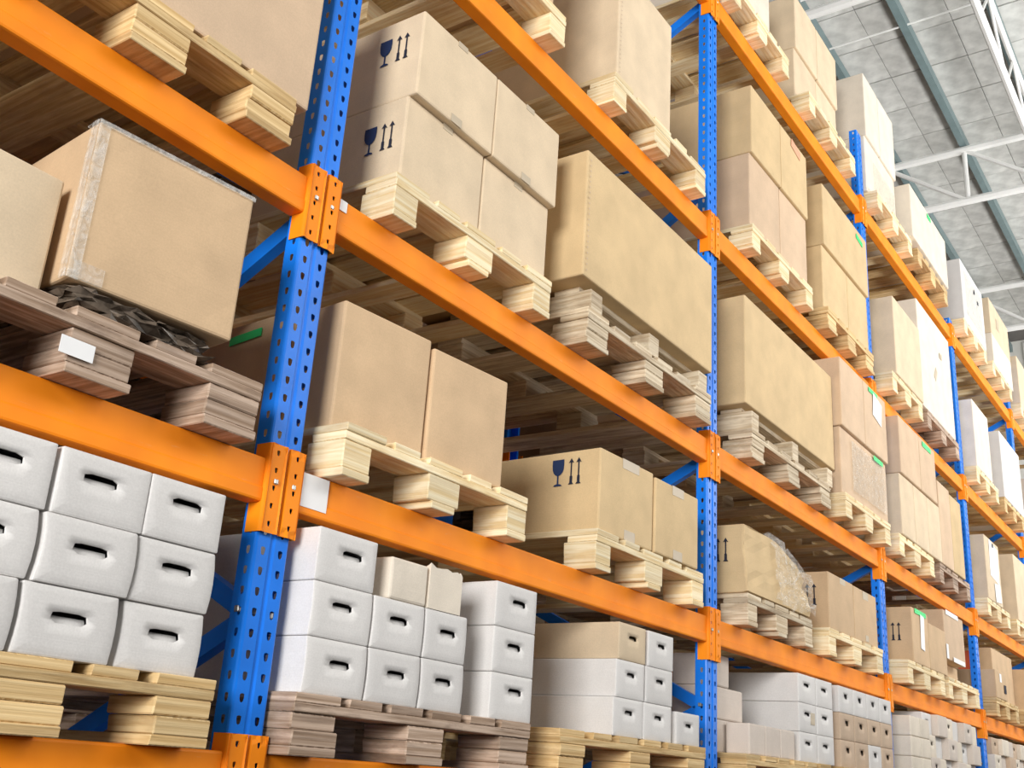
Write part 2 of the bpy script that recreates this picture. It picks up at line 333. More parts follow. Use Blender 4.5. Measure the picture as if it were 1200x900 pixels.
# ------------------------------------------------------------------ pallets
def pallet(b, l, x0, x1, which, kind='pine', y0=-.06, lam=False, z=None, depth=1.15, desc=None, group='pallets', bw=None, rear=False, split_mat=None):
    W = x1-x0; z = TOP[l] if z is None else z; bw = bw or (.14 if lam else .095)
    e = empty('wooden_pallet', ((x0+x1)/2, y0+depth/2, z)); rnd = random.Random(int(x0*1000)+int(z*77))
    tb, hb, ts, td = .019, .069, .020, .020; D = depth
    sd = lambda: rnd.randint(1, 3)
    bx_ = [-W/2+bw/2, 0, W/2-bw/2]
    for i, x in enumerate(bx_):
        part('bottom_board', cbox(kind, bw, D, tb, .002, 1, sd(), name='bottom_board'), e, (x, 0, 0))
        cw = bw if i != 1 else max(bw, .13)
        for y in (-D/2+.06, 0, D/2-.06):
            if lam and y < 0:
                for q in range(2):
                    part('block_plank', cbox(kind, cw-rnd.uniform(0, .006), .14, hb/2-.001, .003, 1, sd(), name='block_plank'), e, (x+rnd.uniform(-.003, .003), y+.012+rnd.uniform(-.004, .004), tb+q*hb/2))
            else: part('block', cbox(kind, cw, .12, hb-.0005, .003, 1, sd(), name='block'), e, (x, y+(.002 if y < 0 else 0), tb))
    for y in (-D/2+.055, 0, D/2-.055):
        part('stringer_board', cbox(kind, W, .11, ts, .002, 0, sd(), name='stringer_board'), e, (0, y, tb+hb))
    ws = [.14, .10, .14, .10, .14] if W < .85 else [.14, .11, .12, .12, .11, .14]
    gap = (W-sum(ws))/(len(ws)-1); x = -W/2
    for wd in ws:
        part('deck_board', cbox(kind, wd, D-.002, td, .002, 1, sd(), name='deck_board'), e, (x+wd/2, rnd.uniform(-.004, .003), tb+hb+ts)); x += wd+gap
    d = desc or {'pine': 'clean pale pine pallet', 'honey': 'honey coloured wooden pallet', 'grey': 'weathered grey-brown wooden pallet', 'pale': 'worn pale wooden pallet'}[kind]
    tag(e, '%s, %s, %s' % (d, which, where(b, l)) if not rear else 'shadowed pallet in the rear rack, %s, behind %s' % (which, where(b, l)), 'pallet', group)
    return e
def skid(b, l, x0, x1, y0, z, h=.10, kind='pale'):
    W = x1-x0; D = 1.1; e = empty('wooden_skid', ((x0+x1)/2, y0+D/2, z))
    for x in (-W/2+.05, 0, W/2-.05):
        part('runner', cbox(kind, .075, D, h-.02, .003, 1, 2, name='runner'), e, (x-.015, 0, 0)); part('runner_plank', cbox(kind, .026, D-.02, h-.03, .003, 1, 1, name='runner_plank'), e, (x+.05, .012, 0))
    for y in (-D/2+.10, 0, D/2-.06): part('cross_board', cbox(kind, W, .10, .02, .002, 0, 1, name='cross_board'), e, (0, y, h-.02))
    tag(e, 'pale timber skid between pallet and long carton, %s' % where(b, l), 'skid', 'timber skids')

# ------------------------------------------------------------------ cartons
def lattice(sx, sy, sz, bulge=.004, bev=.004, seed=0, front=True, barrel=0., nn=5):
    rnd = random.Random(seed)
    def coords(s): 
        b = min(.45, bev/(s/2)); return [-1, -1+b]+[-1+b+(2-2*b)*(i+1)/(nn-1) for i in range(nn-2)]+[1-b, 1]
    X, Y, Zc = coords(sx), coords(sy), coords(sz); n = len(X)-1; vid = {}; vs = []
    def V(i, j, k):
        if (i, j, k) in vid: return vid[i, j, k]
        x, y, z = X[i], Y[j], Zc[k]
        ext = [abs(a) > .9999 for a in (x, y, z)]; c = sum(ext)
        px, py, pz = x*sx/2, y*sy/2, z*sz/2
        if c >= 2:
            q = bev*.3 if c == 2 else bev*.42
            if ext[0]: px -= math.copysign(q, x)
            if ext[1]: py -= math.copysign(q, y)
            if ext[2]: pz -= math.copysign(q, z)
        if c == 1:
            if ext[1]: py += math.copysign(bulge*(1-x*x)*(1-z*z)*(1 if y < 0 else .2), y)
            if ext[0]: px += math.copysign(bulge*.15*(1-y*y)*(1-z*z), x)
        px += barrel*(1-z*z)*.8 if barrel else 0
        vid[i, j, k] = len(vs); vs.append([px, py, pz+sz/2]); return vid[i, j, k]
    fs = []
    for a in range(n):
        for b in range(n):
            fs.append((V(a, b, 0), V(a, b+1, 0), V(a+1, b+1, 0), V(a+1, b, 0))); fs.append((V(a, b, n), V(a+1, b, n), V(a+1, b+1, n), V(a, b+1, n)))
            fs.append((V(0, a, b), V(0, a, b+1), V(0, a+1, b+1), V(0, a+1, b))); fs.append((V(n, a, b), V(n, a+1, b), V(n, a+1, b+1), V(n, a, b+1)))
            fs.append((V(a, n, b), V(a, n, b+1), V(a+1, n, b+1), V(a+1, n, b)))
            if front: fs.append((V(a, 0, b), V(a+1, 0, b), V(a+1, 0, b+1), V(a, 0, b+1)))
    per = [V(a, 0, 0) for a in range(n)]+[V(n, 0, a) for a in range(n)]+[V(n-a, 0, n) for a in range(n)]+[V(0, 0, n-a) for a in range(n)]
    return vs, fs, per
def handle_mesh(sx, sy, sz, seed, bulge=.006, barrel=0., hole=(0, .12, .062, .016)):
    vs, fs, per = lattice(sx, sy, sz, bulge, .0035, seed, front=False, barrel=barrel)
    hx, hz, hl, hh = hole[0]*sx/2, sz/2+hole[1]*sz/2, hole[2]/2, hole[3]/2
    cx = hx+(barrel*.7 if barrel else 0); ycen = -sy/2-bulge
    def stad(dx, dz):
        t = 1.0
        lo, hi = 0., 1.
        for _ in range(24):
            t = (lo+hi)/2; x, z = dx*t, dz*t
            q = max(0, abs(x)-(hl-hh)); inside = math.hypot(q, z) < hh
            lo, hi = (t, hi) if inside else (lo, t)
        return dx*t, dz*t
    hp = []
    for p in per:
        dx, dz = vs[p][0]-cx, vs[p][2]-hz; hp.append(stad(dx, dz))
    rings = [per]
    for f in (.045, .35, .65, 1.0):
        rg = []
        for (ax, az), p in zip(hp, per):
            ox, oy, oz = vs[p]; tx, tz = cx+ax, hz+az
            x = ox+(tx-ox)*f; z = oz+(tz-oz)*f
            u, v = (x-cx)/(sx/2), (z-sz/2)/(sz/2); y = -sy/2-bulge*max(0, 1-u*u)*max(0, 1-v*v)
            rg.append(len(vs)); vs.append([x, y, z])
        rings.append(rg)
    rg = []
    for i in rings[-1]: rg.append(len(vs)); vs.append([vs[i][0], vs[i][1]+.004, vs[i][2]])
    rings.append(rg)
    n = len(per); nf0 = len(fs)
    for a, c in zip(rings[:-1], rings[1:]):
        for i in range(n): fs.append((a[i], a[(i+1) % n], c[(i+1) % n], c[i]))
    me = mesh('carton', vs, fs)
    for i in range(nf0+n, nf0+4*n): me.polygons[i].use_smooth = True
    return me, (cx, ycen, hz)
GLASS = [(-.022, .045), (.022, .045), (.0225, .028), (.021, .012), (.017, .002), (.010, -.005), (.003, -.008), (.003, -.034), (.014, -.038), (.016, -.042), (-.016, -.042), (-.014, -.038), (-.003, -.034), (-.003, -.008), (-.010, -.005), (-.017, .002), (-.021, .012), (-.0225, .028)]
ARROW = [(0, .046), (.010, .030), (.0025, .032), (.0025, -.012), (.005, -.014), (.005, -.034), (.010, -.040), (-.010, -.040), (-.005, -.034), (-.005, -.014), (-.0025, -.012), (-.0025, .032), (-.010, .030)]
def print_mark(parent, name, outline, x, yc, zc, mat, scale=1.0, flip=1):
    """flat print on the flank facing -X of its carton: outline u runs towards -Y"""
    k = ('print', name, scale, mat)
    if k not in _cache:
        bm = bmesh.new(); v1 = [bm.verts.new((0, -u*scale, v*scale)) for u, v in outline]; f = bm.faces.new(v1); f.normal_update(); bmesh.ops.triangulate(bm, faces=[f]); bmesh.ops.recalc_face_normals(bm, faces=bm.faces)
        me = bpy.data.meshes.new(name); bm.to_mesh(me); bm.free(); me.materials.append(MT[mat]); _cache[k] = me
    return part(name, _cache[k], parent, (x, yc, zc))
def carton(b, l, x0, x1, z0, h, desc, y=-.03, d=.55, mat='kraft', rot=0., handle=False, bulge=.003, barrel=0., marks=None, tapes=(), group='cartons', cat='carton', stickers=(), staples=False, full=None, hole=(0, .12, .062, .016), hole2=False, creases=(), flanktape=()):
    W = x1-x0; seed = int((x0*131+z0*977+y*31)*100) % 9973
    piv = Vector((x0, y, z0)); R = Matrix.Rotation(math.radians(rot), 3, 'Z'); loc = piv+R @ Vector((W/2, d/2, 0))
    if handle: me, hc = handle_mesh(W-.004, d, h-.001, seed, bulge*.6, barrel, hole)
    else:
        vs, fs, _ = lattice(W-.002, d, h-.001, bulge, .006, seed, barrel=barrel); me = mesh('carton', vs, fs)
    me.materials.append(MT[mat]); o = mkobj('storage_box' if handle else 'carton', me, None, None, loc, (0, 0, math.radians(rot)))
    if handle:
        part('handle_flap', cbox('white' if mat in ('white', 'dust') else mat, hole[2]*1.05, .003, hole[3]*1.2, .0005, 0, 0, False), o, (hc[0], hc[1]+.0135, hc[2]-hole[3]*.40), (math.radians(-18), 0, 0))
    if marks:
        for (yy, zz, sc) in marks:      # yy measured back from the front edge
            print_mark(o, 'fragile_glass_print', GLASS, -W/2-.0012-bulge*.3, -d/2+yy, zz, 'navy', sc)
            for q in (.05, .078): print_mark(o, 'up_arrow_print', ARROW, -W/2-.0012-bulge*.3, -d/2+yy-q*sc, zz, 'ink', sc)
    for (u, v, tw, th) in tapes:
        part('tape', cbox('tape', tw, .001, th, 0, 0, 0, False), o, (u*W/2, -d/2-bulge*(1-u*u)*(1-min(1, v*v))-.0008, h/2+v*h/2))
    for si, (m, u, v, tw, th, rr) in enumerate(stickers):
        part('sticker', cbox(m, tw, .0015, th, 0, 0, 0, False), o, (u*W/2, -d/2-bulge-.0012-.002*si, h/2+v*h/2), (0, rr, 0))
    for (m, yy, v, tw, th, rr) in flanktape:
        part('sticker', cbox(m, .0015, tw, th, 0, 0, 0, False), o, (-W/2-bulge-.0012, -d/2+yy, h/2+v*h/2), (rr, 0, 0))
    if staples:
        vs, fs = [], []; n = int(h/.022)
        for i in range(n):
            zz = .02+i*(h-.04)/n; bb = len(vs); xx = -W/2+.016; yy = -d/2-.0035
            vs += [(xx-.002, yy, zz), (xx+.005, yy, zz), (xx+.005, yy, zz+.005), (xx-.002, yy, zz+.005)]; fs.append((bb, bb+1, bb+2, bb+3))
        st = mkobj('staples', mesh('staples', vs, fs), MT['tan'], o); st['kind'] = 'stuff'
    for u in creases:                    # folded seam down the front
        part('seam', cbox(mat, .006, .003, h-.01, .001, 2, 0, False), o, (u*W/2, -d/2-bulge*(1-u*u), h/2))
    tag(o, full or '%s, %s' % (desc, where(b, l)), cat, group); return o
rows = ['bottom', 'middle', 'top']

# ===== bay -1 (left of the first post)
pallet(-1, 'A', -.93, -.172, 'right', 'honey', lam=True, desc='honey pallet with layered plank blocks', y0=-.055)
carton(-1, 'A', -1.02, -.122, DK['A'], .56, 'large smooth rosy carton', y=-.04, d=.95, mat='rose')
pallet(-1, 'A', -1.88, -1.10, 'left', 'grey', y0=-.03)
pallet(-1, 'B', -.93, -.155, 'right', 'grey', lam=True, y0=-.065)
part('paper_tag', cbox('paper', .07, .0015, .033, 0), bpy.data.objects[[o.name for o in bpy.data.objects if o.name.startswith('wooden_pallet')][-1]], (-.055, -.577, .03))
pallet(-1, 'B', -1.88, -1.10, 'left', 'grey', y0=-.03)
carton(-1, 'B', -1.10, -.652, DK['B'], .255, 'plain light carton beside the wrapped one', y=0, d=.6, mat='light', stickers=(('tape', .1, .55, .035, .05, 0),))
cz = DK['B']+.05
def crumple(name, x0, x1, y0, y1, z0, z1, mat, label, cat, seed=1, amp=.02, nx=22, ny=22):
    rnd = random.Random(seed); bm = bmesh.new(); bmesh.ops.create_cube(bm, size=1); bmesh.ops.subdivide_edges(bm, edges=bm.edges, cuts=10, use_grid_fill=True)
    sx, sy, sz = x1-x0, y1-y0, z1-z0
    for v in bm.verts:
        n = Vector((rnd.uniform(-1, 1), rnd.uniform(-1, 1), rnd.uniform(-.5, .5)))*amp
        fl = v.co.z < -.49; tp = v.co.z > .49
        v.co = Vector((v.co.x*sx, v.co.y*sy, v.co.z*sz+sz/2))+n
        v.co.z = 0 if fl else max(.002, min(v.co.z, sz))
    me = bpy.data.meshes.new(name); bm.to_mesh(me); bm.free(); me.materials.append(MT[mat])
    o = mkobj(name, me, None, None, ((x0+x1)/2, (y0+y1)/2, z0)); tag(o, label, cat); return o
crumple('crumpled_packing', -.62, -.30, -.05, .40, DK['B']+.001, cz-.006, 'dark', 'dark crumpled packing squashed under the wrapped carton, second shelf', 'packing', 3, .016)
bx1 = carton(-1, 'B', -.640, -.272, cz, .335, 'film-wrapped carton with shiny edges', y=-.048, d=.52, mat='kraft', rot=-6, bulge=.006)
# film over its edges
def film_strip(parent, W, d, h):
    t = .003
    def strip(nm, sx, sy, sz, loc): 
        o = part('film_band', cbox('film', sx, sy, sz, .001, 0, 0, False), parent, loc); return o
    strip('f', .024, .004, h, (-W/2+.011, -d/2-t, h/2)); strip('f', .004, .022, h, (-W/2-t, -d/2+.010, h/2))
    strip('f', W, .004, .010, (0, -d/2-t, h-.004)); strip('f', W, .05, .004, (0, -d/2+.025, h+.003)); strip('f', .06, .006, .035, (-W/2+.04, -d/2-t, .02))
film_strip(bx1, .368, .52, .335)
pallet(-1, 'C', -.93, -.155, 'right', 'honey', lam=True, desc='clean honey pallet with layered plank blocks', y0=-.06, bw=.135)
pallet(-1, 'C', -1.88, -1.10, 'left', 'honey')
colname = ['first', 'second', 'third', 'fourth']
cols = [(-.985, -.79), (-.787, -.592), (-.588, -.390), (-.386, -.194)]
dxr = [0, .004, .012]
for r in range(3):
    for c, (a, q) in enumerate(cols):
        carton(-1, 'C', a+dxr[r]*(.3 if c == 3 else 1)+(-.008 if r == 0 and c < 3 else 0), q+dxr[r]*(.1 if c == 3 else 1)-.002+(-.008 if r == 0 and c < 3 else 0), DK['C']+r*.121, .121, 'white handled box, %s row, %s from left' % (rows[r], colname[c]), y=-.05+random.uniform(-.006, .006)-.004*r, d=.38, mat='white', handle=True, bulge=.005, barrel=[.006, .008, 0][r], group='handled boxes, left bay', hole=(random.uniform(-.12, .02), random.uniform(.12, .28), .076, .020))

# ===== bay 0
pallet(0, 'D', .175, .945, 'left', 'pine'); pallet(0, 'D', 1.292, 2.085, 'right', 'pine')
carton(0, 'D', .19, .92, DK['D'], .62, 'tall plain carton, left', y=-.02, mat='kraft', d=.9)
carton(0, 'D', 1.385, 1.842, DK['D'], .595, 'tall stapled carton, right', y=-.012, mat='light', d=.62, staples=True)
pallet(0, 'A', .19, .945, 'left', 'pine', desc='clean pale pine pallet under four cartons')
for r in range(2):
    for c in range(2):
        a, q = [(.242, .603), (.606, .966)][c]
        z0 = DK['A']+r*.283
        carton(0, 'A', a+.004*r, q+.006*r, z0, .279+.004*(1-r), '%s %s of four taped cartons' % (['lower', 'upper'][r], ['left', 'right'][c]), y=[-.018, -.042][r], mat='light', d=.60, group='four stacked cartons, third shelf', bulge=.002,
               marks=[(.125 if r == 0 else .135, .165 if r == 0 else .175, 1.0)] if c == 0 else None, tapes=[(.0, .93, .045, .018), (.0, -.9, .05, .026)])
carton(0, 'A', .68, 1.08, DK['A'], .60, 'brown carton behind the four taped cartons', y=.585, d=.45, mat='kraft')
pallet(0, 'A', 1.15, 2.11, 'right', 'pale', lam=True, desc='worn pallet with layered blocks under the skid', y0=-.075)
skid(0, 'A', 1.19, 2.13, -.06, DK['A'], .10)
carton(0, 'A', 1.112, 2.13, DK['A']+.10, .478, 'long wide stapled carton on a timber skid', y=-.07, d=.75, mat='yellow', staples=True)
pallet(0, 'B', .118, .885, 'left', 'pine'); pallet(0, 'B', 1.284, 2.078, 'right', 'pine')
carton(0, 'B', .139, .456, DK['B'], .340, 'large plain rosy carton, left of two', y=.018, d=.20, mat='kraft', rot=-5, bulge=.004)
carton(0, 'B', .460, .775, DK['B'], .322, 'large plain rosy carton, right of two', y=-.016, d=.40, mat='kraft', rot=-5, bulge=.004)
carton(0, 'B', .135, .45, DK['B'], .345, 'carton with green sticker behind plain carton', y=.225, d=.42, mat='kraft', rot=-3, flanktape=(('green', .15, .74, .13, .024, -.05),))
carton(0, 'B', 1.315, 1.668, DK['B'], .280, 'carton printed with glass and arrows', y=-.045, d=.46, mat='yellow', rot=-2, marks=[(.165, .205, 1.05)], tapes=[(.1, .86, .11, .034), (.1, -.86, .07, .034)])
carton(0, 'B', 1.676, 2.012, DK['B'], .270, 'taped carton beside the fragile-printed one', y=-.062, d=.46, mat='yellow', rot=-1, tapes=[(.0, .86, .09, .034), (.0, -.86, .07, .034)])
pallet(0, 'C', .063, .965, 'left', 'grey', lam=True, y0=-.06); pallet(0, 'C', 1.12, 2.10, 'right', 'honey', lam=True, desc='stained brown wooden pallet', y0=-.06)
cc = [(.083, .283), (.286, .478), (.481, .656), (.776, .980)]
for c, (a, q) in enumerate(cc):
    for r in range(3):
        if r == 2 and c in (1, 2): continue
        carton(0, 'C', a, q, DK['C']+r*.121, .121, 'white handled box, %s row, %s column' % (rows[r], colname[c]), y=-.05, d=.40, mat='white', handle=True, bulge=.004, barrel=[.005, .004, 0][r] if c < 3 else 0, group='handled boxes near first post', hole=(random.uniform(-.05, .15), random.uniform(.12, .26), .070, .019))
carton(0, 'C', .337, .479, DK['C']+.242, .102, 'small plain white box on second column', y=-.05, d=.20, mat='cream')
# torn open-topped box
def open_box(b, l, x0, x1, y, d, z0, h, mat, label):
    W = x1-x0; t = .004; vs, fs = [], []; rnd = random.Random(5)
    pts = []; n = 6
    per = [(-W/2+W*i/n, -d/2) for i in range(n)]+[(W/2, -d/2+d*i/n) for i in range(n)]+[(W/2-W*i/n, d/2) for i in range(n)]+[(-W/2, d/2-d*i/n) for i in range(n)]
    m = len(per)
    for k, f in enumerate((1, .95)):
        for (x, yy) in per: vs.append((x*f, yy*f, 0))
        for i, (x, yy) in enumerate(per): vs.append((x*f, yy*f, h+(rnd.uniform(-.012, .012) if k == 0 else 0)+(.012 if i in (0, 6, 12) else 0)))
    for i in range(m):
        j = (i+1) % m
        fs.append((i, j, m+j, m+i)); fs.append((2*m+j, 2*m+i, 3*m+i, 3*m+j)); fs.append((m+i, m+j, 3*m+j, 3*m+i))
    fs.append(tuple(range(2*m, 3*m))); fs.append(tuple(reversed(range(m))))
    o = mkobj('torn_box', mesh('torn_box', vs, fs), MT[mat], None, (x0+W/2, y+d/2, z0)); tag(o, label, 'box'); return o
open_box(0, 'C', .486, .620, -.05, .2, DK['C']+.242, .098, 'cream', 'small torn open white box on third column, lowest shelf')
for r in range(2):
    carton(0, 'C', .992, 1.10, DK['C']+r*.142, .142, '%s brown handled box between the two pallets' % ['lower', 'upper'][r], y=.10, d=.3, mat='tan', handle=True, hole=(-.1, .1, .045, .014), full='%s narrow brown handled box beside the fourth white column, lowest shelf' % ['lower', 'upper'][r], group='narrow brown boxes')
for r in range(3):
    for c in range(2):
        a, q = [(1.448, 1.646), (1.650, 1.852)][c]
        carton(0, 'C', a+.012*r-.008, q+.004*r-.004, DK['C']+r*.1175, .1175, '%s long handled box, %s row, right pallet' % (['left', 'right'][c], rows[r]), y=-.05, d=.56, mat='light' if (r == 2 and c == 0) else 'white', handle=True, bulge=.003, group='long handled boxes', hole=(.0, .25, .058, .015))
carton(0, 'C', 1.882, 2.07, DK['C'], .108, 'single low white handled box at pallet end', y=-.05, d=.4, mat='white', handle=True, hole=(0, .2, .05, .013))

# ===== bay 1
pallet(1, 'E', 2.40, 3.14, 'left', 'pine'); pallet(1, 'E', 3.46, 4.27, 'right', 'pine')
carton(1, 'E', 2.46, 3.13, DK['E'], .55, 'tall pale carton, left', y=.04, d=.7, mat='cream')
for r in range(2):
    for c in range(2):
        carton(1, 'E', [3.53, 3.905][c], [3.902, 4.275][c], DK['E']+r*.385, .385, '%s %s of four pale cartons' % (['lower', 'upper'][r], ['left', 'right'][c]), y=.05-.014*r, d=.6, mat='light', group='pale cartons, top shelf')
pallet(1, 'D', 2.60, 3.40, 'left', 'pine'); pallet(1, 'D', 3.64, 4.44, 'right', 'honey', lam=True)
for r in range(2):
    for c in range(2):
        carton(1, 'D', [2.640, 3.030][c], [3.027, 3.412][c], DK['D']+r*.412, .412-.03*r, '%s %s of four square cartons' % (['lower', 'upper'][r], ['left', 'right'][c]), y=-.03-.014*r, d=.7, mat=['rose', 'yellow'][r], group='square cartons, fourth shelf', stickers=(('salmon', .1, .78, .13, .05, .2),) if r and c else ())
        if not (r and c): carton(1, 'D', [3.655, 4.085][c], [4.082 if not r else 4.455, 4.455][c], DK['D']+r*.385, .385, '%s carton of the right-hand pallet' % [['lower left', 'lower right'][c], 'upper wide'][r], y=-.03-.016*r, d=.7, mat='yellow', group='right cartons, fourth shelf', stickers=(('green', .62, .66, .12, .03, .12),) if r else ())
pallet(1, 'A', 2.56, 3.56, 'left', 'pale', lam=True, desc='worn pallet with layered blocks under the skid'); skid(1, 'A', 2.59, 3.655, -.05, DK['A'], .11); pallet(1, 'A', 3.71, 4.48, 'right', 'pine', y0=-.09)
carton(1, 'A', 2.53, 3.69, DK['A']+.11, .515, 'long wide carton on a timber skid', y=-.045, d=.8, mat='yellow')
carton(1, 'A', 3.715, 4.52, DK['A'], .36, 'wide crumpled film-wrapped carton below two', y=-.07, d=.7, mat='rose', bulge=.012, stickers=(('green', .55, .84, .17, .026, .0), ('clear', .1, .0, .6, .27, .0)))
carton(1, 'A', 3.705, 4.10, DK['A']+.36, .385, 'upper left carton above film-wrapped carton', y=-.088, d=.7, mat='rose')
carton(1, 'A', 4.105, 4.52, DK['A']+.36, .385, 'upper right carton with green sticker', y=-.088, d=.7, mat='rose', stickers=(('green', -.2, .86, .16, .026, .0), ('paper', .1, .42, .16, .14, .2)))
pallet(1, 'B', 2.50, 3.24, 'left', 'pale', desc='dusty worn pallet under torn carton'); pallet(1, 'B', 3.47, 4.31, 'right', 'pine')
# torn sagging carton with film
def sagged(x0, x1, y, d, z0, h):
    W = x1-x0; vs, fs, _ = lattice(W, d, h, .006, .006, 3, nn=9); rnd = random.Random(9)
    for v in vs:
        u = v[0]/W+.5; t = v[2]/h
        sag = max(0, u-.35)/.65
        v[2] *= 1-.38*sag*sag*max(.0, min(1, t*1.2)); v[2] += (.010*math.sin(u*19+v[1]*9))*t*sag
        if v[1] < -d/2+.02: v[1] += -.012*math.sin(t*6)*(.4+sag)+rnd.uniform(-.004, .004)*(t > .05)
        if v[0] < -W/2+.02 and t < .3: v[0] -= .012*(1-t/.3)
        if t < .3 and t > .02 and v[1] < -d/2+.03: v[1] -= .018*(1-t/.3)
    o = mkobj('torn_carton', mesh('torn_carton', vs, fs), MT['yellow'], None, (x0+W/2, y+d/2, z0))
    for q in (.05, .085): print_mark(o, 'up_arrow_print', ARROW, -W/2-.006, -d/2+.03+q, h*.62, 'ink', 1.15)
    # loose film: crumpled sheet over the right half
    vs2, fs2 = [], []; nx, nz = 12, 16
    for i in range(nx+1):
        for j in range(nz+1):
            u = .42+.6*i/nx; s = j/nz
            zz = h*(1.02-.30*max(0, u-.35)/.65)*(1-s)*1.05+.004; yy = -d/2-.020-.03*s*(u-.3)
            if s < .25: yy += (.25-s)*.9; zz = h*(1.03-.30*max(0, u-.35)/.65)
            vs2.append((-W/2+W*u+rnd.uniform(-.013, .013), yy+rnd.uniform(-.016, .006), zz+rnd.uniform(-.012, .022)+(.05 if (j in (3, 4, 5) and i in (1, 2, 7)) else 0)))
    for i in range(nx):
        for j in range(nz): a = i*(nz+1)+j; fs2.append((a, a+nz+1, a+nz+2, a+1))
    part('loose_film', (lambda m: (m.materials.append(MT['film']), m)[1])(mesh('loose_film', vs2, fs2)), o)
    tag(o, 'torn sagging carton in loose plastic film, second shelf between second and third posts', 'carton')
sagged(2.50, 3.20, -.045, .6, DK['B'], .285)
carton(1, 'B', 3.51, 3.885, DK['B'], .275, 'arrow-printed carton, left of two', y=-.05, d=.5, mat='kraft', marks=[(.165, .16, 1.2)], tapes=[(.1, .86, .08, .03)])
carton(1, 'B', 3.89, 4.27, DK['B'], .272, 'taped carton, right of two', y=-.05, d=.5, mat='kraft', tapes=[(.0, .8, .09, .04), (0, -.8, .05, .03)])
pallet(1, 'C', 2.47, 3.42, 'left', 'honey'); pallet(1, 'C', 3.60, 4.50, 'right', 'honey')
for r in range(3): carton(1, 'C', 2.41+.01*r, [2.90, 2.74, 2.605][r], DK['C']+r*.125, .125, 'plain white box at the back, %s row' % rows[r], y=.07, d=.20-.03*(r == 2), mat='dust', group='white boxes behind second post')
for c in range(3): carton(1, 'C', 2.545+.163*c, 2.545+.163*(c+1), DK['C'], .118, 'low pale box, %s of three in front' % colname[c], y=-.04, d=.10, mat='dust', group='low pale boxes')
for r in range(3):
    for c in range(2): carton(1, 'C', 3.09+.226*c, 3.312+.226*c, DK['C']+r*.123, .123, 'large white handled box, %s row, %s' % (rows[r], ['left', 'right'][c]), y=-.04, d=.56, mat='white', handle=True, bulge=.003, group='large handled boxes', hole=(-.1, .25, .075, .016), tapes=[(.5, .0, .05, .05)] if (r == 1 and c == 0) else ())
    for c in range(4): carton(1, 'C', 3.625+.214*c, 3.837+.214*c, DK['C']+r*.123, .123, 'small handled box, %s row, %s of four' % (rows[r], colname[c]), y=-.04, d=.40, mat=['tan', 'tan', 'white'][r] if not (r == 0 and c == 2) else 'white', handle=True, bulge=.004, barrel=.004 if r < 2 else 0, group='small handled boxes', hole=(-.05, .25, .055, .024))

# ===== bay 2
pallet(2, 'E', 4.70, 5.50, 'left', 'pine', y0=-.07); pallet(2, 'E', 5.62, 6.45, 'right', 'honey', y0=-.08)
carton(2, 'E', 4.67, 5.36, DK['E'], .42, 'lower pale carton with film, left stack', y=-.01, d=.6, mat='cream', stickers=(('clear', .2, -.2, .5, .25, 0),))
carton(2, 'E', 4.67, 4.99, DK['E']+.42, .49, 'upper left pale carton, left stack', y=-.024, d=.6, mat='cream')
carton(2, 'E', 4.995, 5.36, DK['E']+.42, .49, 'upper right pale carton, left stack', y=-.024, d=.6, mat='cream')
carton(2, 'E', 5.42, 6.42, DK['E'], .42, 'long bright carton with green sticker', y=-.10, d=.6, mat='cream', stickers=(('green', .0, .80, .1, .035, 0),))
pallet(2, 'D', 4.72, 5.40, 'left', 'pine', y0=-.09); pallet(2, 'D', 5.52, 6.38, 'right', 'grey', y0=-.09)
carton(2, 'D', 4.78, 5.40, DK['D'], .53, 'plain carton, left', y=-.10, d=.7, mat='light'); carton(2, 'D', 5.42, 6.30, DK['D'], .78, 'tall bright carton, right', y=-.09, d=.6, mat='cream', stickers=(('tape', -.1, -.1, .05, .10, .6), ('tape', .3, .4, .06, .04, 0)))
pallet(2, 'A', 4.70, 5.46, 'left', 'pine', y0=-.08); pallet(2, 'A', 5.60, 6.42, 'right', 'grey', y0=-.08)
carton(2, 'A', 4.73, 5.17, DK['A']+.37, .36, 'upper left carton', y=-.104, d=.6, mat='rose'); carton(2, 'A', 5.175, 5.56, DK['A']+.37, .36, 'upper right carton with green sticker', y=-.104, d=.6, mat='rose', stickers=(('green', -.1, .80, .2, .032, .0),))
carton(2, 'A', 4.73, 5.02, DK['A'], .37, 'lower carton, first of five', y=-.09, d=.6, mat='light', bulge=.01, group='five upright cartons')
for c in range(4):
    carton(2, 'A', 5.025+.31*c, 5.332+.31*c, DK['A'], [.37, .37, .56, .54][c], 'upright carton, %s of five' % ['second', 'third', 'fourth', 'fifth'][c], y=-.09, d=.6, mat=['light', 'light', 'rose', 'yellow'][c], bulge=.014, group='five upright cartons')
pallet(2, 'B', 4.72, 5.52, 'left', 'pine', y0=-.08); pallet(2, 'B', 5.62, 6.44, 'right', 'pine', y0=-.08)
carton(2, 'B', 4.85, 5.20, DK['B'], .315, 'arrow-printed carton with white and green tape', y=-.08, d=.55, mat='kraft', marks=[(.17, .17, 1.2)], stickers=(('green', .0, .90, .24, .028, 0), ('paper', .1, .2, .08, .2, .1)))
carton(2, 'B', 5.205, 5.61, DK['B'], .275, 'plain carton beside the taped printed one', y=-.08, d=.55, mat='kraft')
carton(2, 'B', 5.64, 6.30, DK['B'], .12, 'low brown carton, right', y=.02, d=.6, mat='kraft'); carton(2, 'B', 5.68, 6.20, DK['B']+.12, .31, 'carton with white taped edges on low carton', y=-.06, d=.6, mat='rose', stickers=(('paper', -.2, .93, .32, .03, .0), ('paper', -.9, -.7, .05, .09, 0), ('paper', .2, -.93, .3, .03, 0)))
pallet(2, 'C', 4.70, 5.60, 'left', 'honey'); pallet(2, 'C', 5.66, 6.50, 'right', 'honey')
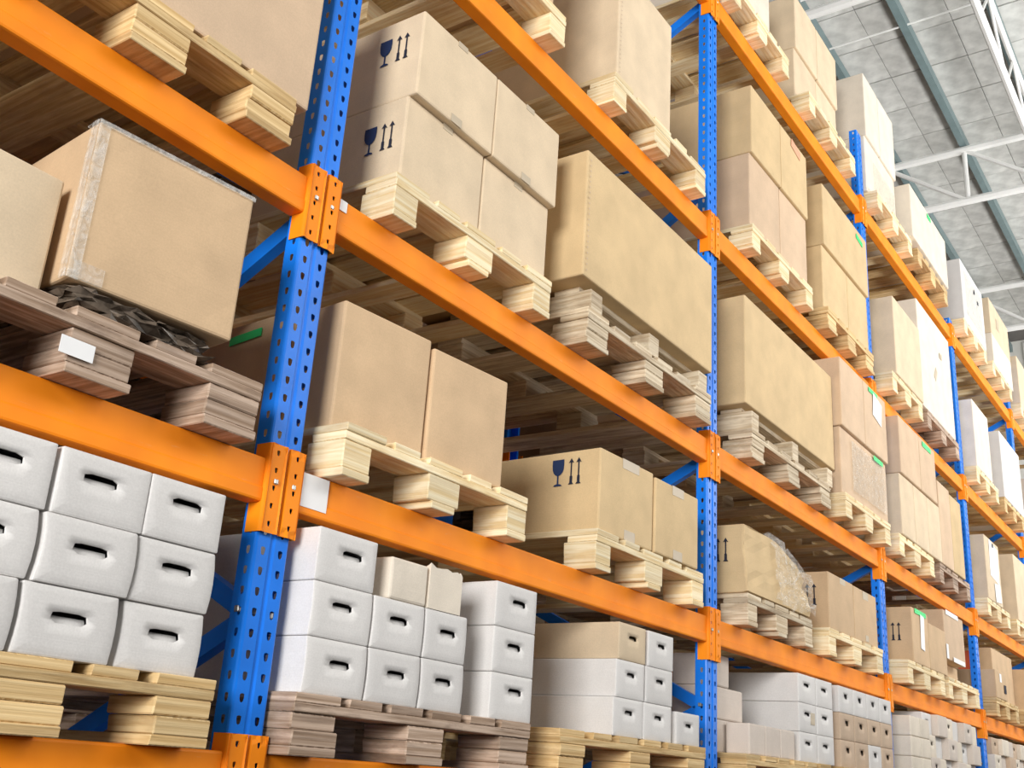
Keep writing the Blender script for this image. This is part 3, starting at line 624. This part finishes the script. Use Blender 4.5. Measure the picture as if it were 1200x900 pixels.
for r in range(3):
    for c in range(2): carton(2, 'C', 4.76+.20*c, 4.957+.20*c, DK['C']+r*.107, .107, 'white box of left stack, %s row, %s' % (rows[r], ['left', 'right'][c]), y=-.06, d=.4, mat='cream', group='white boxes third bay')
    for c in range(6):
        hh = .115+.012*((c*7+r*3) % 3 == 0)
        carton(2, 'C', 5.20+.215*c, 5.41+.215*c, DK['C']+r*.125, .125, 'dusty white box, %s row, column %s' % (rows[r], ['two', 'three', 'four', 'five', 'six', 'seven'][c]), y=-.05+.02*((c+r) % 3), d=.4, mat=['dust', 'cream', 'white'][(c+r) % 3], handle=(c % 2 == 0), group='white boxes third bay', hole=(0, .2, .05, .02))

# ===== bay 3
pallet(3, 'E', 7.00, 7.80, 'left', 'pine', y0=-.08); pallet(3, 'E', 8.05, 8.86, 'right', 'pine', y0=-.08)
carton(3, 'E', 7.02, 7.82, DK['E'], .55, 'bright film-wrapped carton, left', y=-.08, d=.6, mat='white', stickers=(('clear', 0, 0, .6, .4, 0), ('ink', .4, .3, .04, .03, 0), ('ink', .1, .5, .03, .04, 0)))
carton(3, 'E', 8.12, 8.95, DK['E'], .30, 'lower pale carton, right', y=-.08, d=.6, mat='cream'); carton(3, 'E', 8.12, 8.95, DK['E']+.30, .35, 'upper pale carton, right', y=-.08, d=.6, mat='light', stickers=(('tape', -.3, .0, .1, .1, 0),))
pallet(3, 'D', 6.98, 7.76, 'left', 'pine', y0=-.08); pallet(3, 'D', 8.00, 8.84, 'right', 'honey', y0=-.08)
carton(3, 'D', 6.99, 7.54, DK['D'], .555, 'bright carton, left', y=-.085, d=.6, mat='cream'); carton(3, 'D', 8.0, 8.84, DK['D'], .59, 'bright white carton, right', y=-.085, d=.6, mat='white')
pallet(3, 'A', 6.98, 7.76, 'left', 'pine', y0=-.08); pallet(3, 'A', 8.05, 8.86, 'right', 'pine', y0=-.08)
carton(3, 'A', 7.0, 7.5, DK['A'], .485, 'carton covered with white paper sheets', y=-.085, d=.6, mat='light', stickers=(('paper', .1, .3, .3, .28, .1), ('paper', .3, -.65, .2, .14, -.1), ('ink', .0, .82, .03, .03, 0)))
carton(3, 'A', 8.1, 8.84, DK['A'], .55, 'plain carton, right', y=-.085, d=.6, mat='light')
pallet(3, 'B', 6.98, 7.76, 'left', 'honey', y0=-.08); pallet(3, 'B', 8.0, 8.8, 'right', 'honey', y0=-.08)
carton(3, 'B', 6.99, 7.36, DK['B'], .20, 'low brown carton, left', y=-.085, d=.5, mat='kraft', stickers=(('paper', -.2, .5, .06, .06, 0), ('ink', .5, -.2, .07, .06, 0)))
carton(3, 'B', 7.5, 8.25, DK['B'], .42, 'carton with red print', y=.03, d=.6, mat='kraft', flanktape=(('red', .2, .5, .1, .16, 0),))
carton(3, 'B', 8.28, 8.8, DK['B'], .34, 'plain carton, right end', y=-.06, d=.6, mat='kraft')
pallet(3, 'C', 6.98, 7.86, 'left', 'honey'); pallet(3, 'C', 8.0, 8.86, 'right', 'honey')
for r in range(3):
    for c in range(8): carton(3, 'C', 6.99+.22*c, 7.207+.22*c, DK['C']+r*.115, .115, 'small pale box, %s row, %s column' % (rows[r], ['first', 'second', 'third', 'fourth', 'fifth', 'sixth', 'seventh', 'eighth'][c]), y=-.05+.015*((c+r) % 3), d=.4, mat=['dust', 'cream', 'tan'][(c*2+r) % 3], handle=(c % 3 == 0), group='small pale boxes fourth bay', hole=(0, .2, .05, .02))

# ===== bay 4
for l in 'CBADE':
    for s, (a, q) in enumerate(((9.3, 10.1), (10.4, 11.2))):
        pallet(4, l, a, q, ['left', 'right'][s], ['pine', 'honey'][s], y0=-.08)
        carton(4, l, a, q+.02, DK[l], [.5, .42][s] if l not in 'BC' else [.38, .33][s], 'plain pale carton, %s' % ['left', 'right'][s], y=-.08, d=.6, mat=['light', 'cream'][s], group='cartons beyond the fifth post')

# ===== rear rack, seen dimly through the gaps
for b in range(-1, 3):
    for l in 'CBAD':
        for s, (a, q) in enumerate(((.17, .97), (1.28, 2.08))):
            x = b*BAY
            if b == -1 and s == 0: continue
            pallet(b, l, x+a, x+q, ['left', 'right'][s], 'grey', y0=1.33, rear=True, group='rear rack pallets')  # darker wood kind deepens the shade of the rear pallets
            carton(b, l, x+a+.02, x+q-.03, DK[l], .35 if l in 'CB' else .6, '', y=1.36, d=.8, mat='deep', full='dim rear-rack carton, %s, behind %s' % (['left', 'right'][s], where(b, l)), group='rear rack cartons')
